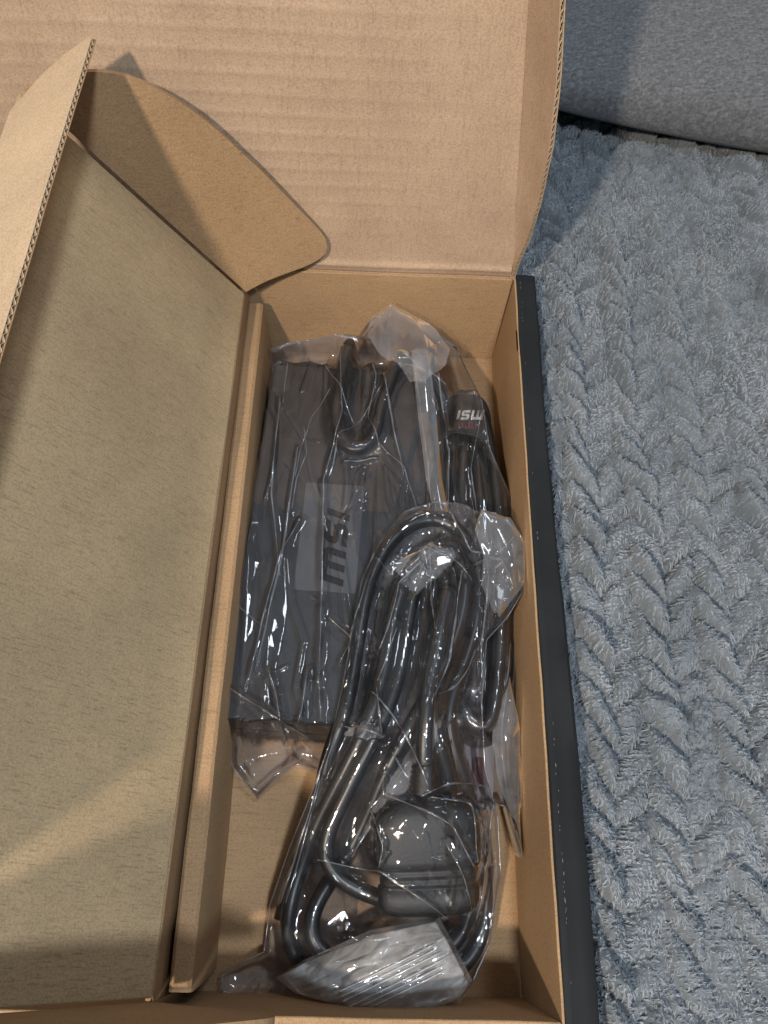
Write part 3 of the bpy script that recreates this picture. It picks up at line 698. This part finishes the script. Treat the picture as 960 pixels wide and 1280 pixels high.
ribbon('fold', [(487, 384, .052), (464, 403, .051), (459, 425, .048), (474, 447, .045), (500, 462, .043), (512, 482, .042)], [(489, 384, .052), (520, 400, .051), (545, 417, .050), (562, 440, .048), (556, 462, .046), (528, 484, .043)], FILM_F, bag1, seed=75, obst=ob1, amp=.005, taper=False, nu=70)
ribbon('fold', [(622, 850, .03), (612, 930, .022), (634, 1020, .02), (648, 1068, .022)], [(648, 850, .03), (650, 930, .022), (652, 1020, .02), (654, 1068, .022)], FILM_F, bag1, seed=79, amp=.004)

def creases(parent, lst, hmap, seed, extra=()):
    """pressed double lines where the film is folded on itself: thin lens-shaped strips that taper out"""
    r = np.random.default_rng(seed)
    for pts, h, wd in list(lst) + list(extra):
        P = np.array([np.array(p) for p in pts]); P = resample(P, max(12, int(np.linalg.norm(np.diff(P[:, :2], axis=0), axis=1).sum() / .0008))); P = smooth_path(P, 4); n = len(P)
        if n < 8: continue
        P[:, 0] += .0006 * (vnoise(np.arange(n) * .06, np.zeros(n), seed) - .5); hz = samp(hmap, P[:, 0], P[:, 1]); hz = np.convolve(np.pad(hz, 3, 'edge'), np.ones(7) / 7, 'valid')
        P[:, 2] = hz + .0001; t = np.linspace(0, 1, n); w_ = (.00012 + .00042 * np.sin(np.pi * t) ** .5 * np.clip(1.5 * vnoise(t * 9, t * 0, seed + 3) - .1, .05, 1.3) * r.uniform(.6, 1.25))
        V, F = tube(P, w_, 8); link('crease', mesh('crease', V, F), FILM_C, parent); seed += 1
def rand_lines(seed, n, x0, x1, y0, y1, a0, av, l0, l1):
    r = np.random.default_rng(seed); out = []
    for _ in range(n):
        p = np.array([r.uniform(x0, x1), r.uniform(y0, y1), 0]); a = a0 + r.normal(0, av); L = r.uniform(l0, l1); q = [p.copy()]
        for k in range(3): a += r.normal(0, .3); p = p + np.array([math.cos(a), math.sin(a), 0]) * L / 3; q.append(p.copy())
        out.append((q, .002, .002))
    return out
def seam(parent, curves, lift=.0):
    for c in curves:
        P = resample(c, 160); P = P + 0; P[:, 2] += lift; V, F = tube(P, .00035, 6); link('seam', mesh('seam', V, F), FILM_C, parent)
creases(bag1, CR1, fh1, 301, rand_lines(311, 6, -.06, .06, .10, .28, 1.57, .18, .02, .07))
seam(bag1, [G1[0], G1[-1], G1[:, 0], G1[:, -1]])

# ---- zip bag round the power cord
bag2 = thing('zip_bag', 'clear zip-lock bag holding the coiled power lead, ridged zip end nearest the viewer', 'plastic bag')
parts = [o for o in cordt.children]; hm2 = make_hmap(parts)
Lb = [at(278, 1248, .006), at(276, 1216, .006), at(330, 1190, .010), at(338, 1130, .014), at(362, 1060, .022), at(392, 985, .034), at(412, 930, .042), at(428, 860, .045), at(440, 790, .045), at(452, 725, .045), at(478, 672, .045)]
Tb = [at(478, 672, .045), at(505, 640, .046), at(540, 628, .047), at(575, 630, .047), at(600, 642, .048), at(632, 650, .050), at(650, 672, .052), at(656, 700, .050)]
Rb = [at(590, 1228, .016), at(612, 1180, .012), at(626, 1090, .014), at(622, 1020, .02), at(606, 960, .032), at(602, 880, .042), at(608, 800, .046), at(634, 772, .048), at(652, 742, .048), at(656, 700, .050)]
Bb = [at(278, 1248, .006), at(350, 1252, .010), at(430, 1262, .018), at(525, 1268, .022), at(572, 1258, .020), at(590, 1228, .016)]
nu, nv = 360, 720
G2 = coons(Lb, Rb, Bb, Tb, nu, nv); X, Y = G2[..., 0], G2[..., 1]
ob = np.maximum(samp(hm2, X, Y), np.minimum(samp(fh1, X, Y), .046)); Z = drape(G2, ob, .000006, 900)
CR2 = [
    ([at(480, 975, .045), at(478, 992, .045), at(560, 1035, .045), at(590, 1085, .045)], .0060, .0035),
    ([at(512, 976, .045), at(488, 945, .045)], .004, .003),
    ([at(535, 1000, .045), at(586, 1008, .045), at(594, 1080, .04)], .004, .003),
    ([at(396, 1075, .035), at(475, 1090, .04), at(560, 1150, .03)], .0035, .003),
    ([at(612, 700, .05), at(604, 800, .05), at(607, 900, .045), at(620, 1000, .03), at(605, 1080, .02), at(590, 1150, .01)], .004, .0028),
    ([at(430, 910, .045), at(480, 928, .045)], .006, .003),
    ([at(470, 865, .05), at(476, 925, .045)], .004, .003),
    ([at(560, 640, .05), at(590, 690, .052), at(630, 690, .052), at(650, 735, .05)], .005, .0035),
    ([at(500, 690, .05), at(560, 700, .052), at(590, 730, .052)], .005, .003),
    ([at(495, 740, .05), at(540, 700, .05)], .005, .003),
    ([at(535, 700, .05), at(540, 800, .05)], .003, .0025),
    ([at(575, 720, .05), at(560, 830, .05), at(540, 880, .05)], .003, .0025),
    ([at(400, 980, .03), at(380, 1060, .02), at(360, 1130, .01)], .003, .0025),
    ([at(462, 1010, .045), at(478, 1060, .045), at(474, 1085, .045)], .004, .003),
    ([at(555, 1060, .04), at(575, 1100, .035), at(588, 1140, .03)], .005, .003),
    ([at(430, 850, .045), at(440, 790, .045), at(462, 720, .045)], .003, .003),
    ([at(410, 930, .04), at(380, 1040, .03), at(352, 1130, .015)], .003, .003)]
R2 = ridges(X, Y, CR2)
C = .0075 * facets(X, Y, .016, .060, 21, -.12) + .0034 * facets(X, Y, .010, .022, 22, .5) + .0005 * facets(X, Y, .0040, .008, 23, -.4)
C = np.maximum(C - .0022, -.0005) + R2 * 1.0 + beads(X, Y, 40, 93, -.035, .07, .0, .24, 1.6, .45, .012, .07, .0013, .0013) + beads(X, Y, 36, 94, -.035, .075, -.01, .25, .6, 1.3, .006, .02, .0010, .0010)
knob = sstep(.045, .06, X) * sstep(.17, .2, Y); C *= 1 + 1.0 * knob
fd = .4 + .6 * rim_fade(nu, nv, 6); Z2 = np.maximum(Z + C * fd, ob + .0005); Z2[0], Z2[-1], Z2[:, 0], Z2[:, -1] = Z[0], Z[-1], Z[:, 0], Z[:, -1]
film('film', G2, Z2, FILM, bag2)
obL = np.where(Y > .08, np.minimum(samp(fh1, X, Y), .040) , .0012 + .0035 * facets(X, Y, .012, .012, 25))
obL = np.where((Y <= .08) & (X > .03), np.maximum(obL, .0015), obL)
Zb = np.minimum(obL, Z2 - .001); me_ = rim_fade(nu, nv, 5); Zb = Zb * me_ + (Z2 - .0003) * (1 - me_)
film('lower_film', G2, Zb, FILM_L, bag2, 3)
fh2 = film_h(G2, Z2); ob2 = lambda X, Y: samp(fh2, X, Y)
ribbon('fold', [(540, 888, .05), (505, 950, .046), (466, 1010, .04), (428, 1070, .035)], [(570, 895, .05), (530, 960, .046), (490, 1010, .04), (450, 1075, .035)], FILM_F, bag2, seed=81, amp=.0025)
ribbon('fold', [(598, 646, .053), (592, 668, .053), (603, 700, .052), (600, 735, .052), (618, 774, .050)], [(602, 645, .053), (636, 652, .053), (654, 682, .051), (653, 735, .050), (622, 776, .050)], FILM_F, bag2, seed=83, nu=70, amp=.006, taper=False)
ribbon('fold', [(500, 690, .053), (496, 730, .053), (506, 752, .053)], [(572, 680, .053), (560, 712, .053), (536, 744, .053)], FILM_F, bag2, seed=85, nu=60, amp=.006)
ribbon('fold', [(432, 904, .046), (430, 918, .046), (436, 928, .045)], [(482, 905, .046), (482, 920, .046), (480, 930, .046)], FILM_F, bag2, seed=87, nu=60, nv=30, amp=.006)
creases(bag2, CR2, fh2, 401, rand_lines(411, 12, -.02, .055, .02, .20, 1.6, .4, .015, .05))
seam(bag2, [G2[0], G2[-1], G2[:, 0], G2[:, -1]])
# the zip end: crumpled flap folded over, with its closure ridges
zl = P3([(345, 1222, .014), (380, 1200, .020), (420, 1182, .026), (462, 1163, .030), (548, 1146, .030)])
zr = P3([(368, 1240, .020), (440, 1263, .026), (524, 1268, .028), (573, 1254, .026), (590, 1226, .022)])
nu, nv = 150, 200; L = resample(zl, nv); R_ = resample(zr, nv); u = np.linspace(0, 1, nu)[:, None, None]
G3 = L[None] * (1 - u) + R_[None] * u; X, Y = G3[..., 0], G3[..., 1]
z = G3[..., 2] + .010 * np.sin(np.pi * u[..., 0]) ** .7 * sstep(0, .25, np.linspace(0, 1, nv))[None] + .005 * facets(X, Y, .016, .008, 31, .5) + .0030 * facets(X, Y, .010, .0035, 32, .45) + .0012 * facets(X, Y, .005, .002, 33, .5)
fd = .35 + .65 * rim_fade(nu, nv, 8); z = G3[..., 2] + (z - G3[..., 2]) * fd
z = np.maximum(z, ob2(X, Y) * 0 + .004)
film('zip_end', G3, z, FILM_Z, bag2); film('zip_end_lower', G3, z - .004 + .003 * facets(X, Y, .006, .006, 35), FILM, bag2)
fh3 = film_h(G3, z)
ba = P3([(425, 1240, 0.03), (480, 1212, .03), (540, 1182, .03), (572, 1164, .03)])
for k in range(6):
    off = (k - 2.5) * .0019 + (.001 if k > 2 else 0)
    c = spline(ba, .001); c = c + np.array([.45, -.89, 0]) * (off + .004)
    hz = samp(fh3, c[:, 0], c[:, 1]); hz = np.convolve(np.pad(hz, 6, 'edge'), np.ones(13) / 13, 'valid')
    c[:, 2] = np.maximum(hz, .01) + .0008; V, F = tube(c, .00045, 6); link('zip_ridge', mesh('zip_ridge', V, F), FILM_Z, bag2)

# ================================================================== BLANKET
bl = thing('blanket', 'thick grey fleece blanket with a braided leaf-shaped pile pattern, spread under the box', 'blanket')
xs = np.concatenate([np.arange(-.50, .07, .010), np.arange(.07, .37, .00085), np.arange(.372, .75, .008)])
ys = np.concatenate([np.arange(-.35, -.07, .010), np.arange(-.07, .74, .00085), np.arange(.742, 1.3, .010)])
def tufts(x, y):
    wx = .0065 * fbm(x * 38, y * 38, 101, 3); wy = .0085 * fbm(x * 32, y * 32, 111, 3)
    q = (x + wx) - .02 * y; P_ = .0335; pit = .0185; c2 = 2 * q / P_; s = np.floor(c2).astype(int); u = c2 - np.floor(c2); odd = (s % 2 == 1)
    ph_ = np.where(odd, u * .85, (1 - u) * 1.05) + _h(s, s * 0 + 3, 5) * .5
    t = (y + wy) / pit - ph_ * 1.0; t = np.where(odd, t + .0, t); k = np.floor(t).astype(int); v = t - k
    r = _h(s, k, 9)
    e = np.where(odd, .75, 1.05) * (.6 + .7 * r)
    prof_v = np.clip(v * (1 - v) * 4, 0, 1) ** .55 * (.55 + .6 * (1 - v)); prof_u = np.clip(4 * u * (1 - u), 0, 1) ** .35
    fl2 = sstep(.30, .48, y) * .12 + sstep(.10, -.04, y) * .55 * sstep(.10, .15, x) + .18 * sstep(.55, .72, vnoise(x * 13 + 3.1, y * 13, 77)); fl2 = np.minimum(fl2, .8)
    return e * prof_v * (.25 + .75 * prof_u) * (1 - fl2), odd, u, v
def bl_h(x, y):
    t, odd, u, v = tufts(x, y)
    big = .006 * fbm(x * 9, y * 9, 121, 3)
    c1 = fbm(x * 520 + 2 * fbm(x * 200, y * 200, 131, 2), y * 520 + 2 * fbm(x * 200, y * 200, 133, 2), 135, 3)
    curl = 1 - np.abs(fbm(x * 260 + 1.5 * c1, y * 260, 141, 2)) * 3.0
    h = .0005 + .0168 * t + big + .0018 * curl + .0006 * c1
    inb = sstep(.0985, .094, x) * sstep(-.27, -.24, x) * sstep(.37, .352, y) * sstep(-.055, -.034, y)
    near = np.exp(-((x - .112) / .012) ** 2) * sstep(.36, .3, y)
    h = h + .030 + .010 * np.exp(-((x - .095) / .03) ** 2) * sstep(.38, .33, y)
    h = h * (1 - inb) + (-.0085) * inb
    return np.minimum(h, .5)
XX, YY = np.meshgrid(xs, ys, indexing='ij'); ZZ = bl_h(XX, YY)
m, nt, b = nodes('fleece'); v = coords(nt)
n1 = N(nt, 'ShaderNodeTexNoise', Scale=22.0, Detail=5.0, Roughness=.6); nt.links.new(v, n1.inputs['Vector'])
nt.links.new(ramp(nt, n1.outputs[0], [(.35, (.12, .14, .158)), (.62, (.18, .20, .22))]), b.inputs['Base Color'])  # same fleece as the fibres, darkened to paint the shade down in the pile
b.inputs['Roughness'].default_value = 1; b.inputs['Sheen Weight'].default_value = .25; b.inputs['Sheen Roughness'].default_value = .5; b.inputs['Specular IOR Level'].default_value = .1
FLEECE_SHADED = m
link('shaded_pile_base', mesh('shaded_pile_base', np.stack([XX, YY, ZZ], -1).reshape(-1, 3), gridF(len(xs), len(ys))), FLEECE_SHADED, bl)
m, nt, b = nodes('fleece_fibre')
hi_ = N(nt, 'ShaderNodeHairInfo'); v = coords(nt)
n1 = N(nt, 'ShaderNodeTexNoise', Scale=18.0, Detail=5.0, Roughness=.6); nt.links.new(v, n1.inputs['Vector'])
c1 = ramp(nt, n1.outputs[0], [(.33, (.25, .295, .335)), (.67, (.44, .475, .51))]); c2 = ramp(nt, hi_.outputs['Random'], [(0, (.72, .72, .74)), (.85, (1.03, 1.03, 1.03)), (1, (1.22, 1.21, 1.20))])
mx = N(nt, 'ShaderNodeMix', data_type='RGBA', blend_type='MULTIPLY'); mx.inputs[0].default_value = 1; nt.links.new(c1, mx.inputs[6]); nt.links.new(c2, mx.inputs[7]); nt.links.new(mx.outputs[2], b.inputs['Base Color'])
b.inputs['Roughness'].default_value = .75; b.inputs['Specular IOR Level'].default_value = .2
FIB = m
def fibres(name, n, region, hfun, length, rad, mat, parent, K=5, clump=.0026, lean=.75, flow=None):
    x = rng.uniform(region[0], region[1], n); y = rng.uniform(region[2], region[3], n)
    keep = ~((x < .0965) & (y < .350)); x, y = x[keep], y[keep]; n = len(x)
    e = .0012; h = hfun(x, y); hx_ = (hfun(x + e, y) - hfun(x - e, y)) / (2 * e); hy_ = (hfun(x, y + e) - hfun(x, y - e)) / (2 * e)
    gm = np.hypot(hx_, hy_); sc2 = np.minimum(1, 2.2 / (gm + 1e-6)); hx_ *= sc2; hy_ *= sc2
    nrm_ = np.stack([-hx_, -hy_, np.ones_like(h)], 1); nrm_ /= np.linalg.norm(nrm_, axis=1, keepdims=True)
    cx_ = np.floor(x / clump); cy_ = np.floor(y / clump)
    jx = (cx_ + .15 + .7 * _h(cx_.astype(int), cy_.astype(int), 61)) * clump; jy = (cy_ + .15 + .7 * _h(cx_.astype(int), cy_.astype(int), 63)) * clump
    ang = 2 * np.pi * 1.4 * (vnoise(x * 70, y * 70, 65) + .4 * vnoise(jx * 700, jy * 700, 67))
    fx = np.cos(ang); fy = np.sin(ang)
    t_, odd, u, v_ = tufts(x, y); gx = np.where(odd, -.35, .55); gy = np.where(odd, -.8, -.8)
    dx = lean * (fx * .75 + gx * .6); dy = lean * (fy * .75 + gy * .6)
    L = length * rng.uniform(.6, 1.2, n); P = np.zeros((n, K, 3)); cph = rng.uniform(0, 6.28, n) * .25 + ang * 2
    for k in range(K):
        s = k / (K - 1); cl = s ** .8 * .9
        bx = x + (jx - x) * cl; by = y + (jy - y) * cl
        P[:, k, 0] = bx + dx * L * s * s + .0005 * np.sin(cph + s * 5) * s
        P[:, k, 1] = by + dy * L * s * s + .0005 * np.cos(cph + s * 5) * s
        P[:, k, 2] = h + (P[:, k, 0] - x) * hx_ + (P[:, k, 1] - y) * hy_
        P[:, k] += nrm_ * (-.0004 + L * .62 * s * (1 - .35 * s))[:, None]
    cu = bpy.data.hair_curves.new(name); cu.add_curves([K] * n)
    cu.attributes['position'].data.foreach_set('vector', P.ravel())
    a = cu.attributes.get('radius') or cu.attributes.new('radius', 'FLOAT', 'POINT')
    rr = np.tile(np.linspace(1, .35, K), n) * rad; a.data.foreach_set('value', rr)
    cu.materials.append(mat); o = bpy.data.objects.new(name, cu); COL.objects.link(o); o.parent = parent; o['kind'] = 'stuff'; return o
fibres('pile_fibres', 520000, (.093, .36, -.06, .70), bl_h, .0021, .00021, FIB, bl, clump=.0021, lean=.8)

# ================================================================== CUSHION
m, nt, b = nodes('melange_weave'); v = coords(nt)
n1 = N(nt, 'ShaderNodeTexNoise', Scale=520.0, Detail=3.0, Roughness=.7); nt.links.new(v, n1.inputs['Vector'])
vs_ = coords(nt, (260, 900, 260)); n2 = N(nt, 'ShaderNodeTexNoise', Scale=1.0, Detail=3.0, Roughness=.6); nt.links.new(vs_, n2.inputs['Vector'])
ad = N(nt, 'ShaderNodeMath', operation='ADD'); nt.links.new(n1.outputs[0], ad.inputs[0]); nt.links.new(n2.outputs[0], ad.inputs[1])
hf = N(nt, 'ShaderNodeMath', operation='MULTIPLY'); hf.inputs[1].default_value = .5; nt.links.new(ad.outputs[0], hf.inputs[0])
nt.links.new(ramp(nt, hf.outputs[0], [(.36, (.075, .08, .085)), (.5, (.125, .13, .138)), (.68, (.22, .225, .23))]), b.inputs['Base Color'])
b.inputs['Roughness'].default_value = .95; b.inputs['Sheen Weight'].default_value = .1
bp = N(nt, 'ShaderNodeBump', Strength=.8, Distance=.0012); nt.links.new(hf.outputs[0], bp.inputs['Height']); nt.links.new(bp.outputs[0], b.inputs['Normal'])
WEAVE = m
cu_t = thing('cushion', 'plump grey melange cushion lying at the far end of the blanket', 'cushion')
n = 240; u = np.linspace(-1, 1, n); U, W = np.meshgrid(u, u, indexing='ij')
def cushion_pt(U, W, s):
    # squarish outline, rounded, a little concave along the sides
    r = np.maximum(np.abs(U), np.abs(W)); a = U * (1 - .10 * (1 - W ** 2)) ; c = W * (1 - .06 * (1 - U ** 2))
    a = a * np.sqrt(1 - .22 * W ** 2); c = c * np.sqrt(1 - .22 * U ** 2)
    th = ((1 - U ** 2).clip(0) ** .42) * ((1 - W ** 2).clip(0) ** .42)
    return a, c, th * s
rz = math.radians(-9); cc = np.array([.330, .694, .069]); hx, hy, hz = .265, .245, .075
Gs = []
for s in (1, -1):
    a, c, z = cushion_pt(U, W, s); x = a * hx; y = c * hy; z = z * hz * (1 if s > 0 else .62)
    z = z + .004 * fbm(x * 14, y * 14, 151, 3) * (1 - np.maximum(np.abs(U), np.abs(W)) ** 6)
    if s > 0:
        d, t = seg_d(x, y, (-.02, -.185), (.16, -.085)); z = z - .009 * np.exp(-(d / .006) ** 2) * sstep(0, .2, t) + .007 * np.exp(-((d - .016) / .014) ** 2)
    X_ = cc[0] + x * math.cos(rz) - y * math.sin(rz); Y_ = cc[1] + x * math.sin(rz) + y * math.cos(rz)
    Gs.append(np.stack([X_, Y_, cc[2] + z], -1))
V = np.concatenate([Gs[0].reshape(-1, 3), Gs[1].reshape(-1, 3)]); F = np.concatenate([gridF(n, n), gridF(n, n, n * n)[:, ::-1]])
me = mesh('cover', V, F); bm = bmesh.new(); bm.from_mesh(me); bmesh.ops.remove_doubles(bm, verts=bm.verts, dist=1e-6); bm.to_mesh(me); bm.free(); link('cover', me, WEAVE, cu_t)
